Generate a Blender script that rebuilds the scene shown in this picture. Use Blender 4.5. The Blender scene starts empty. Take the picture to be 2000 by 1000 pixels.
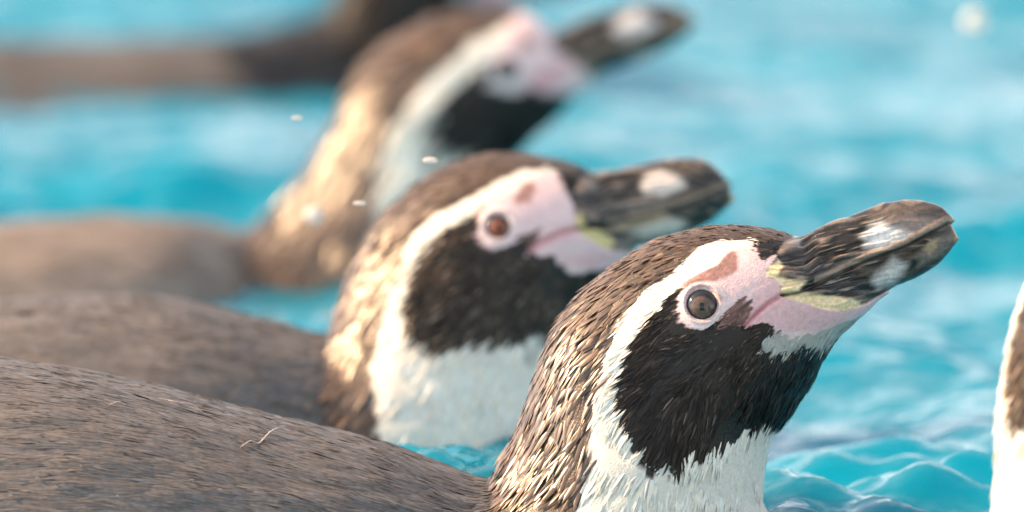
import bpy, math, random
import numpy as np
from mathutils import Vector, Matrix

# ------------------------------------------------------------------ camera
scene = bpy.context.scene
COL = scene.collection
CAM = np.array([0.0, -3.02, 0.42])
PITCH = math.radians(6.13)
LENS, SENSOR = 300.0, 36.0
FPX = 2000.0 * LENS / SENSOR
FWD = np.array([0.0, math.cos(PITCH), -math.sin(PITCH)])
UP = np.array([0.0, math.sin(PITCH), math.cos(PITCH)])
cam_data = bpy.data.cameras.new('camera')
cam = bpy.data.objects.new('camera', cam_data)
COL.objects.link(cam)
cam.location = CAM
cam.rotation_euler = (math.radians(90) - PITCH, 0, 0)
cam_data.lens = LENS
cam_data.sensor_width = SENSOR
cam_data.clip_start = 0.1
cam_data.clip_end = 500
cam_data.dof.use_dof = True
cam_data.dof.focus_distance = 3.012
cam_data.dof.aperture_fstop = 7.4
scene.camera = cam

# ------------------------------------------------------------------ sky, sun, exposure
SUN_EL, SUN_AZ = math.radians(35), math.radians(-83)      # azimuth clockwise from +Y (the view direction)
world = bpy.data.worlds.new('World')
scene.world = world
world.use_nodes = True
wn = world.node_tree
bg = wn.nodes['Background']
sky = wn.nodes.new('ShaderNodeTexSky')
sky.sky_type = 'NISHITA'
sky.sun_disc = False
sky.sun_elevation = SUN_EL
sky.sun_rotation = SUN_AZ
sky.air_density = 1.0
sky.dust_density = 1.0
sky.ozone_density = 1.0
hz = wn.nodes.new('ShaderNodeHueSaturation')             # thin high haze: a paler sky all round
hz.inputs['Saturation'].default_value = 0.27
wn.links.new(sky.outputs[0], hz.inputs['Color'])
wn.links.new(hz.outputs[0], bg.inputs[0])
bg.inputs[1].default_value = 0.15
sun_data = bpy.data.lights.new('sun', 'SUN')
sun_data.energy = 5.0
sun_data.angle = math.radians(0.6)
sun_data.color = (1.0, 0.64, 0.34)
sun = bpy.data.objects.new('sun', sun_data)
COL.objects.link(sun)
sdir = Vector((math.cos(SUN_EL) * math.sin(SUN_AZ), math.cos(SUN_EL) * math.cos(SUN_AZ), math.sin(SUN_EL)))
sun.rotation_euler = sdir.to_track_quat('Z', 'Y').to_euler()
sun.location = (-3, 2, 3)
vs = scene.view_settings
vs.view_transform = 'Standard'
vs.look = 'None'
vs.exposure = 1.18
vs.gamma = 1.0
scene.cycles.use_denoising = True
scene.cycles.max_bounces = 6
scene.cycles.sample_clamp_indirect = 6.0

# ------------------------------------------------------------------ helpers
RNG = np.random.default_rng(7)
_TAB = RNG.random(65536)


def vnoise(p):
    """smooth 3-D value noise in 0..1, p (n,3)"""
    i = np.floor(p).astype(np.int64)
    f = p - i
    f = f * f * (3 - 2 * f)

    def h(a, b, c):
        return _TAB[((a * 73856093) ^ (b * 19349663) ^ (c * 83492791)) & 65535]
    x, y, z = i[:, 0], i[:, 1], i[:, 2]
    fx, fy, fz = f[:, 0], f[:, 1], f[:, 2]
    r = 0
    for dx in (0, 1):
        for dy in (0, 1):
            for dz in (0, 1):
                w = (fx if dx else 1 - fx) * (fy if dy else 1 - fy) * (fz if dz else 1 - fz)
                r = r + w * h(x + dx, y + dy, z + dz)
    return r


def unproject(uv, Y):
    """photo pixel(s) -> point on the vertical plane y = Y"""
    uv = np.atleast_2d(np.asarray(uv, float))
    d = FWD[None] + ((uv[:, 0:1] - 1000) / FPX) * np.array([[1.0, 0, 0]]) - ((uv[:, 1:2] - 500) / FPX) * UP[None]
    t = (Y - CAM[1]) / d[:, 1:2]
    return CAM[None] + d * t


def project(P):
    q = P - CAM[None]
    z = q @ FWD
    return np.stack([1000 + FPX * q[:, 0] / z, 500 - FPX * (q @ UP) / z], 1)


def in_poly(p, poly):
    poly = np.asarray(poly, float)
    x, y = p[:, 0], p[:, 1]
    r = np.zeros(len(p), bool)
    j = len(poly) - 1
    for i in range(len(poly)):
        xi, yi = poly[i]
        xj, yj = poly[j]
        if yi != yj:
            c = ((yi > y) != (yj > y)) & (x < (xj - xi) * (y - yi) / (yj - yi) + xi)
            r ^= c
        j = i
    return r


def dist_line(p, pts, closed=False):
    pts = np.asarray(pts, float)
    if closed:
        pts = np.vstack([pts, pts[:1]])
    best = np.full(len(p), 1e9)
    side = np.zeros(len(p))
    for a, b in zip(pts[:-1], pts[1:]):
        ab = b - a
        t = np.clip(((p - a) @ ab) / (ab @ ab + 1e-9), 0, 1)
        q = p - a - t[:, None] * ab
        d = np.hypot(q[:, 0], q[:, 1])
        m = d < best
        best = np.where(m, d, best)
        side = np.where(m, np.sign(ab[0] * (p[:, 1] - a[1]) - ab[1] * (p[:, 0] - a[0])), side)
    return best, side


def soft_mask(p, poly, s):
    d, _ = dist_line(p, poly, True)
    d = np.where(in_poly(p, poly), d, -d)
    t = np.clip(d / (2 * s) + 0.5, 0, 1)
    return t * t * (3 - 2 * t)


def mesh_from(name, V, quads=None, tris=None, cols=None, mat=None, extra=None):
    me = bpy.data.meshes.new(name)
    nq = 0 if quads is None else len(quads)
    nt = 0 if tris is None else len(tris)
    me.vertices.add(len(V))
    me.vertices.foreach_set('co', np.ascontiguousarray(V, np.float32).ravel())
    idx = []
    if nq:
        idx.append(np.asarray(quads, np.int32).ravel())
    if nt:
        idx.append(np.asarray(tris, np.int32).ravel())
    idx = np.concatenate(idx)
    me.loops.add(len(idx))
    me.loops.foreach_set('vertex_index', idx)
    me.polygons.add(nq + nt)
    st = np.concatenate([np.arange(nq) * 4, nq * 4 + np.arange(nt) * 3]).astype(np.int32)
    me.polygons.foreach_set('loop_start', st)
    me.polygons.foreach_set('use_smooth', np.ones(nq + nt, bool))
    me.update(calc_edges=True)
    if cols is not None:
        at = me.color_attributes.new('Col', 'FLOAT_COLOR', 'POINT')
        c4 = np.ones((len(V), 4), np.float32)
        c4[:, :np.shape(cols)[1]] = cols
        at.data.foreach_set('color', c4.ravel())
    if mat:
        me.materials.append(mat)
    return me


def new_obj(name, me, parent=None, label=None, cat=None, group=None, kind=None):
    o = bpy.data.objects.new(name, me)
    COL.objects.link(o)
    if parent is not None:
        o.parent = parent
    for k, v in (('label', label), ('category', cat), ('group', group), ('kind', kind)):
        if v:
            o[k] = v
    return o


# ------------------------------------------------------------------ materials
def nodes_of(name):
    m = bpy.data.materials.new(name)
    m.use_nodes = True
    nt = m.node_tree
    return m, nt, nt.nodes['Principled BSDF']


def col_material(name, rough, spec=0.5, coat=0.0, noise_scale=600, noise_amt=0.25, bump=0.15, bump_scale=900,
                 sss=0.0, coat_rough=0.1, gloss=False):
    m, nt, b = nodes_of(name)
    at = nt.nodes.new('ShaderNodeAttribute')
    at.attribute_name = 'Col'
    tc = nt.nodes.new('ShaderNodeTexCoord')
    n = nt.nodes.new('ShaderNodeTexNoise')
    n.inputs['Scale'].default_value = noise_scale
    n.inputs['Detail'].default_value = 3
    src = tc.outputs['Object']
    nt.links.new(src, n.inputs['Vector'])
    mr = nt.nodes.new('ShaderNodeMapRange')
    mr.inputs[1].default_value = 0.25
    mr.inputs[2].default_value = 0.75
    mr.inputs[3].default_value = 1 - noise_amt
    mr.inputs[4].default_value = 1 + noise_amt
    nt.links.new(n.outputs['Fac'], mr.inputs[0])
    mx = nt.nodes.new('ShaderNodeVectorMath')
    mx.operation = 'SCALE'
    nt.links.new(at.outputs['Color'], mx.inputs[0])
    nt.links.new(mr.outputs[0], mx.inputs['Scale'])
    nt.links.new(mx.outputs[0], b.inputs['Base Color'])
    b.inputs['Roughness'].default_value = rough
    if gloss:
        sm = nt.nodes.new('ShaderNodeMath')
        sm.operation = 'MULTIPLY'
        sm.inputs[1].default_value = spec
        nt.links.new(at.outputs['Alpha'], sm.inputs[0])
        nt.links.new(sm.outputs[0], b.inputs['Specular IOR Level'])
    else:
        b.inputs['Specular IOR Level'].default_value = spec
    b.inputs['Coat Weight'].default_value = coat
    b.inputs['Coat Roughness'].default_value = coat_rough
    if sss:
        b.inputs['Subsurface Weight'].default_value = sss
        b.inputs['Subsurface Radius'].default_value = (0.004, 0.0018, 0.001)
        b.inputs['Subsurface Scale'].default_value = 1.0
    if bump:
        n2 = nt.nodes.new('ShaderNodeTexNoise')
        n2.inputs['Scale'].default_value = bump_scale
        n2.inputs['Detail'].default_value = 2
        nt.links.new(src, n2.inputs['Vector'])
        bp = nt.nodes.new('ShaderNodeBump')
        bp.inputs['Strength'].default_value = bump
        bp.inputs['Distance'].default_value = 0.0006
        nt.links.new(n2.outputs['Fac'], bp.inputs['Height'])
        nt.links.new(bp.outputs[0], b.inputs['Normal'])
    return m


M_FEATHER = col_material('wet_plumage', 0.32, 0.65, 0.0, 500, 0.18, 0.0, gloss=True)
M_SKIN = col_material('bare_skin', 0.42, 0.4, 0.0, 700, 0.10, 0.35, 1300, sss=0.12)
M_BILL = col_material('horny_bill', 0.22, 0.35, 0.15, 800, 0.22, 0.3, 1500)
M_EYE = col_material('glossy_eye', 0.05, 0.45, 0.0, 2500, 0.2, 0.0, coat_rough=0.02)

m, nt, b = nodes_of('pool_water')
b.inputs['Base Color'].default_value = (0.0, 0.165, 0.262, 1)
b.inputs['Roughness'].default_value = 0.05
b.inputs['IOR'].default_value = 1.333
b.subsurface_method = 'BURLEY'                       # light wanders inside the water body
b.inputs['Subsurface Weight'].default_value = 1.0
b.inputs['Subsurface Radius'].default_value = (0.3, 1.0, 1.0)
b.inputs['Subsurface Scale'].default_value = 0.12
tc = nt.nodes.new('ShaderNodeTexCoord')
n = nt.nodes.new('ShaderNodeTexNoise')
n.inputs['Scale'].default_value = 60
n.inputs['Detail'].default_value = 1.5
nt.links.new(tc.outputs['Object'], n.inputs['Vector'])
bp = nt.nodes.new('ShaderNodeBump')
bp.inputs['Strength'].default_value = 1.0
bp.inputs['Distance'].default_value = 0.004
nt.links.new(n.outputs['Fac'], bp.inputs['Height'])
nt.links.new(bp.outputs[0], b.inputs['Normal'])
M_WATER = m

m, nt, b = nodes_of('water_drop')
b.inputs['Base Color'].default_value = (0.92, 0.86, 0.80, 1)  # whitish warm body colour stands in for the sun glint of the drops
b.inputs['Roughness'].default_value = 0.08
b.inputs['IOR'].default_value = 1.333
b.inputs['Transmission Weight'].default_value = 0.45
M_DROP = m
m, nt, b = nodes_of('clear_bead')
b.inputs['Roughness'].default_value = 0.06
b.inputs['IOR'].default_value = 1.333
b.inputs['Transmission Weight'].default_value = 0.92
M_BEAD = m

# ------------------------------------------------------------------ water surface
def graded(lo, hi, step, far_lo, far_hi, ratio=1.22):
    mid = np.arange(lo, hi + step / 2, step)
    a, s, x = [], step, lo
    while x > far_lo:
        s = min(s * ratio, 4.0)
        x -= s
        a.append(x)
    c, s, x = [], step, mid[-1]
    while x < far_hi:
        s = min(s * ratio, 4.0)
        x += s
        c.append(x)
    return np.concatenate([np.array(a[::-1]), mid, np.array(c)])


def wave_height(X, Y):
    r = np.random.default_rng(21)
    wx = X + 0.012 * np.sin(9 * Y + 1.3) + 0.008 * np.sin(17 * X + 5 * Y)
    wy = Y + 0.012 * np.sin(8 * X + 0.4) + 0.008 * np.sin(15 * Y - 7 * X)
    Z = np.zeros_like(X)
    calm = 0.75 + 0.5 * np.sin(5.3 * wx + 2.1 * wy + 0.7) * np.sin(3.7 * wy - 2.6 * wx + 1.9) + 0.35 * np.sin(13 * wy + 6 * wx)
    calm = np.clip(calm, 0.25, 1.6)
    n = 54
    for k in range(n):
        lam = 0.022 * (0.30 / 0.022) ** (k / (n - 1))
        ang = r.uniform(0, 2 * math.pi) if k < 36 else r.normal(0.5, 0.9)
        amp = lam * (0.0210 if lam < 0.042 else 0.0075 if lam < 0.13 else 0.0095) * (0.75 + 0.5 * r.random()) * (1.0 if lam < 0.12 else 0.95)
        kk = 2 * math.pi / lam
        Z += (calm if lam < 0.08 else 1.0) * amp * np.sin(kk * (wx * math.cos(ang) + wy * math.sin(ang)) + r.uniform(0, 6.28))
    return Z


gx = graded(-0.55, 0.55, 0.0042, -40, 40)
gy = graded(-0.30, 2.75, 0.0048, -40, 60)
GX, GY = np.meshgrid(gx, gy)
sp = np.maximum(np.gradient(gx)[None, :], np.gradient(gy)[:, None])
GZ = wave_height(GX, GY) * np.clip(0.02 / sp, 0, 1)
V = np.stack([GX.ravel(), GY.ravel(), GZ.ravel()], 1)
nx, ny = len(gx), len(gy)
I = (np.arange(ny - 1)[:, None] * nx + np.arange(nx - 1)[None]).ravel()
new_obj('pool_water', mesh_from('pool_water', V, np.stack([I, I + 1, I + nx + 1, I + nx], 1), mat=M_WATER), kind='structure',
        label='rippling turquoise pool water the penguins swim in')

# ------------------------------------------------------------------ penguins
C_NAPE = np.array([0.105, 0.068, 0.046])
C_WHITE = np.array([0.80, 0.77, 0.69])
C_CHEEK = np.array([0.015, 0.0122, 0.0105])
C_BACK = np.array([0.138, 0.124, 0.118])
C_PINK = np.array([0.72, 0.535, 0.55])
C_RED = np.array([0.60, 0.20, 0.22])
C_BROWN = np.array([0.24, 0.125, 0.105])
C_YEL = np.array([0.85, 0.68, 0.40])
C_BILL = np.array([0.022, 0.019, 0.017])
C_HORN = np.array([0.62, 0.58, 0.55])
C_TAN = np.array([0.185, 0.142, 0.112])

NAPE, WHITE, CHEEK, SKIN, BILL, BACK, CHIN, SPOT = range(8)


def catmull(A, steps):
    """A (n,k) control rows, steps[i] samples in segment i"""
    out, seg = [], []
    n = len(A)
    for i in range(n - 1):
        p0, p1, p2, p3 = A[max(i - 1, 0)], A[i], A[i + 1], A[min(i + 2, n - 1)]
        t = np.linspace(0, 1, steps[i], endpoint=False)[:, None]
        out.append(0.5 * ((2 * p1) + (-p0 + p2) * t + (2 * p0 - 5 * p1 + 4 * p2 - p3) * t ** 2 + (-p0 + 3 * p1 - 3 * p2 + p3) * t ** 3))
        seg.append(i + t[:, 0])
    out.append(A[-1:])
    seg.append(np.array([n - 1.0]))
    return np.vstack(out), np.concatenate(seg)


NEAR = {}


def flow_at(px, ctrl):
    c = np.asarray(ctrl, float)
    d2 = (px[:, 0:1] - c[None, :, 0]) ** 2 + (px[:, 1:2] - c[None, :, 1]) ** 2
    w = 1.0 / (d2 + 400.0) ** 1.6
    w /= w.sum(1, keepdims=True)
    v = w @ c[:, 2:4]
    return v / (np.linalg.norm(v, axis=1, keepdims=True) + 1e-9)


def build_penguin(spec, label, group):
    Y0 = spec['Y']
    scale = (Y0 - CAM[1]) / FPX                     # metres per photo pixel at this bird
    S = np.asarray(spec['sections'], float)
    off = np.asarray(spec.get('depth', np.zeros(len(S))), float)
    off = np.concatenate([off, np.zeros(len(S) - len(off))])
    back = np.vstack([unproject(S[i:i + 1, 0:2], Y0 + off[i]) for i in range(len(S))])
    front = np.vstack([unproject(S[i:i + 1, 2:4], Y0 + off[i]) for i in range(len(S))])
    ctrl = np.concatenate([back, front, S[:, 4:5] / 1000.0], 1)
    ih = spec['head_i']
    steps = []
    for i in range(len(S) - 1):
        L = 0.5 * (np.linalg.norm(back[i + 1] - back[i]) + np.linalg.norm(front[i + 1] - front[i]))
        steps.append(max(2, int(L / (spec['fine'] if i >= ih else spec['coarse']))))
    G, seg = catmull(ctrl, steps)
    nt_ = len(G)
    nth = spec['nth']
    th = np.linspace(0, 2 * math.pi, nth, endpoint=False)
    c, s = np.cos(th), np.sin(th)
    B, F, W = G[:, 0:3], G[:, 3:6], np.maximum(G[:, 6], 0.0004)
    mid, half = (B + F) / 2, (B - F) / 2
    lat = np.sign(s) * np.abs(s) ** 0.92
    P = mid[:, None, :] + c[None, :, None] * half[:, None, :]
    P[:, :, 1] += lat[None, :] * W[:, None]
    P = P.copy()

    def normals(P):
        dth = np.roll(P, -1, 1) - np.roll(P, 1, 1)
        dt = np.gradient(P, axis=0)
        N = np.cross(dth, dt)
        N /= np.linalg.norm(N, axis=2, keepdims=True) + 1e-12
        sg = np.sign(np.sum(N * (P - mid[:, None, :]), 2).mean())
        return N * sg
    N = normals(P)
    # pattern coordinates: the near flank as the photograph sees it, mirrored for the far flank
    Q = P.reshape(-1, 3).copy()
    yc = mid[:, 1]
    ycv = np.repeat(yc, nth)
    Q[:, 1] = ycv - np.abs(Q[:, 1] - ycv)
    px = project(Q)
    warp = (np.stack([vnoise(Q * 260), vnoise(Q * 260 + 31.7)], 1) - 0.5) * spec.get('warp', 8)
    pxw = px + warp
    T = np.repeat(seg, nth)
    pat = spec['pat']

    # ---- relief
    disp = np.zeros(len(px))
    ex, ey = pat['eye']
    er = pat['eye_r']
    de = np.hypot(px[:, 0] - ex, px[:, 1] - ey) / er
    de = de + np.where(de > 1.12, (vnoise(Q * 160) - 0.5) * 0.22 * np.clip(de - 1.1, 0, 1) * 3, 0)
    disp -= 0.0022 * np.clip((1.06 - de) / 0.2, 0, 1)
    disp += 0.0011 * np.exp(-((de - 1.28) / 0.16) ** 2)
    disp += 0.0004 * np.exp(-((de - 1.62) / 0.07) ** 2)
    billm = in_poly(px, pat['bill'])
    dg, sg = dist_line(px, pat['gape_dark'])
    dgm = dg * scale
    dr, _ = dist_line(px, pat['gape_red'])
    disp -= 0.0014 * np.exp(-(dr * scale / 0.0009) ** 2)
    low = billm & (sg > 0)
    disp -= np.where(billm, 0.0013 * np.exp(-(dgm / 0.0006) ** 2), 0)
    disp -= np.where(low, 0.0010 * np.clip(dgm / 0.0012, 0, 1), 0)
    disp += np.where(billm & (sg < 0), 0.0007 * np.exp(-((dgm - 0.0018) / 0.0012) ** 2), 0)
    dbill0, _ = dist_line(px, pat['bill'], True)
    a0, a1 = np.array(pat['axis'][0], float), np.array(pat['axis'][1], float)
    ax = (a1 - a0) / np.linalg.norm(a1 - a0)
    bl = np.linalg.norm(a1 - a0)
    u = ((px - a0) @ ax) * scale
    v = ((px - a0) @ np.array([-ax[1], ax[0]])) * scale
    v2 = v + 0.0022 * (vnoise(np.stack([u * 140, v * 60, 0 * u + 3], 1)) - 0.5) * 2
    st1 = vnoise(np.stack([u * 95, v2 * 600, 0 * u], 1))
    st2 = vnoise(np.stack([u * 190 + 7, v2 * 1350, 0 * u + 9], 1))
    streak = 0.65 * st1 + 0.35 * st2
    rough_area = np.clip(1.25 - u / (bl * scale) * 1.5, 0.10, 1.0)     # ribbed base, smooth nail
    disp += np.where(billm, (streak - 0.5) * 0.0036 * rough_area * np.clip(dbill0 / 22, 0.15, 1), 0)
    fold = np.sin(dr * scale / 0.00085 + 3 * vnoise(Q * 150)) * np.exp(-(dr * scale / 0.006) ** 2)
    disp += np.where(~billm & in_poly(px, pat['pink']) & (de > 1.8), 0.00016 * fold, 0)
    disp += np.where(~billm & (T < ih), (vnoise(Q * 22 + 3.1) - 0.5) * 0.004 + (vnoise(Q * np.array([[55, 210, 210]]) + 8) - 0.5) * 0.0016, 0)
    P = (P.reshape(-1, 3) + N.reshape(-1, 3) * disp[:, None])
    N2 = normals(P.reshape(nt_, nth, 3)).reshape(-1, 3)

    # ---- colours and classes
    def classify(p, t, wp):
        q = p + wp
        k = np.full(len(p), NAPE)
        k[t + wp[:, 0] * 0.02 < spec['back_i']] = BACK
        k[in_poly(q, pat['white'])] = WHITE
        k[in_poly(q, pat['cheek'])] = CHEEK
        k[in_poly(q, pat['chin'])] = CHIN
        for g in pat.get('spots', []):
            k[in_poly(q, g)] = SPOT
        return k
    fdir = flow_at(px, spec['flow'])
    rel = px - np.array(pat['face'], float)
    fa = (rel * fdir).sum(1)
    fb_ = rel[:, 0] * -fdir[:, 1] + rel[:, 1] * fdir[:, 0]
    strand = 0.6 * vnoise(np.stack([fa / 44, fb_ / 6.0, 0 * fa], 1)) + 0.4 * vnoise(np.stack([fa / 22, fb_ / 3.6, 0 * fa + 5], 1))
    fuzz = -fdir * ((strand - 0.5) * 52)[:, None]
    dbill, _ = dist_line(px, pat['bill'], True)
    fuzz = fuzz * np.clip((dbill - 12) / 60, 0, 1)[:, None]
    def full_class(fz):
        k_ = classify(px, T, warp + fz)
        sk = in_poly(px + 0.5 * warp + 0.6 * fz, pat['pink']) | (de < 1.5) | in_poly(px, pat['brow'])
        ds_ = np.zeros(len(px), bool)
        for g in pat.get('dark', []):
            ds_ |= in_poly(pxw + fz, g)
        for g in pat.get('spots', []):
            sk &= ~in_poly(pxw + fz, g)
        k_[sk] = SKIN
        k_[ds_] = SPOT
        k_[billm] = BILL
        return k_
    k = full_class(fuzz)
    k_lo, k_hi = full_class(fuzz * 0.45), full_class(fuzz * 1.5)
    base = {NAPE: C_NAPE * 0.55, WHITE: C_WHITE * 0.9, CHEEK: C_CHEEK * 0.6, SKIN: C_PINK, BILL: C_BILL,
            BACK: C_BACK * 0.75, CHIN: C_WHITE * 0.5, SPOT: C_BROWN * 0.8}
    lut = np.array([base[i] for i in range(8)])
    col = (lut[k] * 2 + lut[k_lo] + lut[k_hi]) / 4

    col = np.where((k == SPOT)[:, None], col * (0.35 + 1.9 * np.clip(strand - 0.15, 0, 1) ** 1.3)[:, None], col)

    for g in pat.get('dark', []):
        col = np.where((in_poly(pxw + fuzz, g) & ~billm)[:, None], C_CHEEK * 0.8, col)

    def blend(mask, cc, amt=1.0):
        nonlocal col
        w = (mask * amt)[:, None]
        col = col * (1 - w) + cc * w
    fine = vnoise(Q * 900)
    isk = (k == SKIN)
    # skin tones
    blend(isk * np.clip((vnoise(Q * 120 + 5) - 0.35) * 1.6, 0, 1), np.array([0.80, 0.60, 0.57]), 0.7)
    blend(isk * np.exp(-(np.maximum(de - 1.45, 0) / 0.35) ** 2), np.array([0.80, 0.66, 0.64]), 0.8)
    brow = soft_mask(pxw, pat['brow'], 5)
    blend(brow * isk, C_BROWN * (0.7 + 0.7 * fine)[:, None] * 1.15, 0.92)
    blend(isk * np.exp(-(dr * scale / 0.0022) ** 2), np.array([0.70, 0.33, 0.36]), 0.75)
    blend(isk * np.exp(-(dr * scale / 0.0007) ** 2), C_RED * 0.7, 0.9)
    for pts, cc, amt, sg_ in pat.get('paint', []):
        blend(isk * soft_mask(pxw, pts, sg_), np.array(cc), amt)
    pores = np.clip((vnoise(Q * 1500 + 2) - 0.78) * 5, 0, 1)
    blend(isk * pores, C_RED, 0.35)
    blend((isk & (np.abs(de - 1.17) < 0.05)) * 1.0, np.array([0.45, 0.25, 0.24]), 0.7)
    # bill
    bm = billm * 1.0
    ridge = np.clip((streak - 0.50) * 5.0, 0, 1) * np.clip(rough_area, 0.45, 1)
    blend(bm * ridge, C_TAN, pat.get('ridge', 0.8))
    blend(bm * np.clip((st2 - 0.7) * 4, 0, 1), np.array([0.38, 0.30, 0.24]), 0.6)
    for pts, cc, amt, sg_ in pat['bill_paint']:
        mk = soft_mask(px + 0.6 * warp + ax[None] * ((st1 - 0.5) * 14)[:, None], pts, sg_)
        blend(bm * mk, np.array(cc), amt)
    blend(bm * (sg < 0) * np.exp(-((dgm - 0.0016) / 0.0009) ** 2) * (u > 0.01), np.array([0.34, 0.25, 0.18]), 0.75)
    blend(bm * np.exp(-(dgm / 0.00055) ** 2), np.array([0.03, 0.02, 0.018]), 0.85)
    col *= (0.9 + 0.2 * fine)[:, None]

    # ---- root empty and body / bill meshes
    ru = unproject([spec['root']], Y0)[0]
    rl = np.array([ru[0], Y0, 0.0])
    bird = bpy.data.objects.new('penguin', None)
    COL.objects.link(bird)
    bird.location = rl
    bird.empty_display_size = 0.05
    bird['label'] = label
    bird['category'] = 'penguin'
    bird['group'] = group
    ii = (np.arange(nt_ - 1)[:, None] * nth + np.arange(nth)[None])
    jj = (np.arange(nt_ - 1)[:, None] * nth + (np.arange(nth)[None] + 1) % nth)
    quads = np.stack([ii.ravel(), jj.ravel(), jj.ravel() + nth, ii.ravel() + nth], 1)
    quads = quads[:, ::-1]
    fb = billm[quads].sum(1) >= 2
    Vloc = P - rl[None]

    def part(name, fsel, mat, cap=None):
        q = quads[fsel]
        use, inv = np.unique(q.ravel(), return_inverse=True)
        tris = None
        VV, CC = Vloc[use], col[use]
        q2 = inv.reshape(-1, 4)
        if cap is not None:
            ring = np.searchsorted(use, cap)
            VV = np.vstack([VV, VV[ring].mean(0)])
            CC = np.vstack([CC, CC[ring].mean(0)])
            r2 = np.roll(ring, -1)
            tris = np.stack([ring, r2, np.full(len(ring), len(VV) - 1)], 1)
        return new_obj(name, mesh_from(name, VV, q2, tris, CC, mat), bird)
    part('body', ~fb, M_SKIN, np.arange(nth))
    part('bill', fb, M_BILL, (nt_ - 1) * nth + np.arange(nth))

    # ---- eyes
    near = (np.sin(np.tile(th, nt_)) < 0)
    dd = np.where(near, np.hypot(px[:, 0] - ex, px[:, 1] - ey), 1e9)
    ei = int(np.argmin(dd))
    flat0 = (mid[:, None, :] + c[None, :, None] * half[:, None, :])
    pe = P[ei] - N.reshape(-1, 3)[ei] * disp[ei]
    r_iris = er * scale
    R = r_iris * 1.28
    for sd in (1, -1):
        pos = pe.copy()
        nrm = N.reshape(-1, 3)[ei].copy()
        if sd < 0:
            pos[1] = 2 * Y0 - pos[1]
            nrm[1] *= -1
        # the eye looks straight out sideways
        look = np.array([nrm[0] * 0.4, nrm[1], nrm[2] * 0.4])
        look /= np.linalg.norm(look)
        cen = pos - nrm * R * pat.get('eye_in', 0.66) - rl
        nr_, ns_ = 40, 64
        la = np.linspace(0.0, 1.9, nr_)
        lo = np.linspace(0, 2 * math.pi, ns_, endpoint=False)
        LA, LO = np.meshgrid(la, lo, indexing='ij')
        loc = np.stack([np.sin(LA) * np.cos(LO), np.sin(LA) * np.sin(LO), np.cos(LA)], 2).reshape(-1, 3)
        z = look
        x = np.cross([0, 0, 1.0], z)
        x /= np.linalg.norm(x)
        y = np.cross(z, x)
        VV = cen[None] + R * (loc[:, 0:1] * x + loc[:, 1:2] * y + loc[:, 2:3] * z)
        rr = np.sin(np.minimum(LA, math.pi / 2)).ravel() / 0.74          # 1 at the visible rim
        LOf = LO.ravel()
        ic = np.array(pat['iris'])
        nz = vnoise(np.stack([np.cos(LOf) * 9, np.sin(LOf) * 9, rr * 5], 1))
        nz2 = vnoise(np.stack([np.cos(LOf) * rr * 14, np.sin(LOf) * rr * 14, rr * 9], 1))
        cc = ic[None] * (0.75 + 0.5 * nz2[:, None])
        edge = np.clip((rr - (0.72 + 0.10 * (nz - 0.5))) / 0.10, 0, 1)[:, None]
        cc = cc * (1 - edge) + np.array([0.02, 0.022, 0.03]) * edge
        amber = np.exp(-((rr - 0.68) / 0.07) ** 2)[:, None] * np.clip(nz[:, None] * 1.4 - 0.4, 0, 1)
        cc = cc * (1 - 0.6 * amber) + np.array([0.20, 0.11, 0.04]) * 0.6 * amber
        ring = np.exp(-((rr - 0.28) / 0.03) ** 2)[:, None]
        cc = cc * (1 - 0.35 * ring)
        i0 = (np.arange(nr_ - 1)[:, None] * ns_ + np.arange(ns_)[None]).ravel()
        i1 = (np.arange(nr_ - 1)[:, None] * ns_ + (np.arange(ns_)[None] + 1) % ns_).ravel()
        eye = new_obj('eye', mesh_from('eye', VV, np.stack([i0, i0 + ns_, i1 + ns_, i1], 1), None, cc, M_EYE), bird)
        # pupil: a small black cap a hair proud of the eyeball
        pr, ps = 6, 24
        la2 = np.linspace(0.0, pat.get('pupil', 0.13), pr)
        lo2 = np.linspace(0, 2 * math.pi, ps, endpoint=False)
        LA2, LO2 = np.meshgrid(la2, lo2, indexing='ij')
        l2 = np.stack([np.sin(LA2) * np.cos(LO2) * 0.8, np.sin(LA2) * np.sin(LO2), np.cos(LA2)], 2).reshape(-1, 3)
        V2 = cen[None] + (R * 1.004) * (l2[:, 0:1] * x + l2[:, 1:2] * y + l2[:, 2:3] * z)
        i0 = (np.arange(pr - 1)[:, None] * ps + np.arange(ps)[None]).ravel()
        i1 = (np.arange(pr - 1)[:, None] * ps + (np.arange(ps)[None] + 1) % ps).ravel()
        new_obj('pupil', mesh_from('pupil', V2, np.stack([i0, i0 + ps, i1 + ps, i1], 1), None,
                                   np.tile([0.004, 0.004, 0.005], (len(V2), 1)), M_EYE), eye)

    # ---- feathers
    kq = k.reshape(nt_, nth)
    P3 = P.reshape(nt_, nth, 3)
    d1 = P3[1:] - P3[:-1]
    d2 = np.roll(P3, -1, 1) - P3
    area = np.linalg.norm(np.cross(d1, d2[:-1]), axis=2)
    kk = kq[:-1]
    fl = spec.get('feather', 1.0)
    # length, width (mm), lift, coverage
    FE = {NAPE: (9.5, 1.7, 0.15, 3.3), WHITE: (9.5, 1.2, 0.05, 4.6), CHEEK: (10.0, 0.95, 0.13, 4.8), SKIN: (0, 0, 0, 0),
          BILL: (0, 0, 0, 0), BACK: (9.0, 1.05, 0.028, 7.5), CHIN: (9.0, 0.9, 0.12, 6.0), SPOT: (6.5, 0.7, 0.18, 5.0)}
    face = np.array(pat['face'], float)
    fsz = pat['face_r']
    shrink = np.clip(np.hypot(px[:, 0] - face[0], px[:, 1] - face[1]) / fsz, 0.36, 1.0).reshape(nt_, nth)[:-1]
    shrink = np.where(kk == BACK, 1.0, shrink)
    Lm = np.array([FE[i][0] for i in range(8)])[kk] * 1e-3 * fl * shrink
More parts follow.
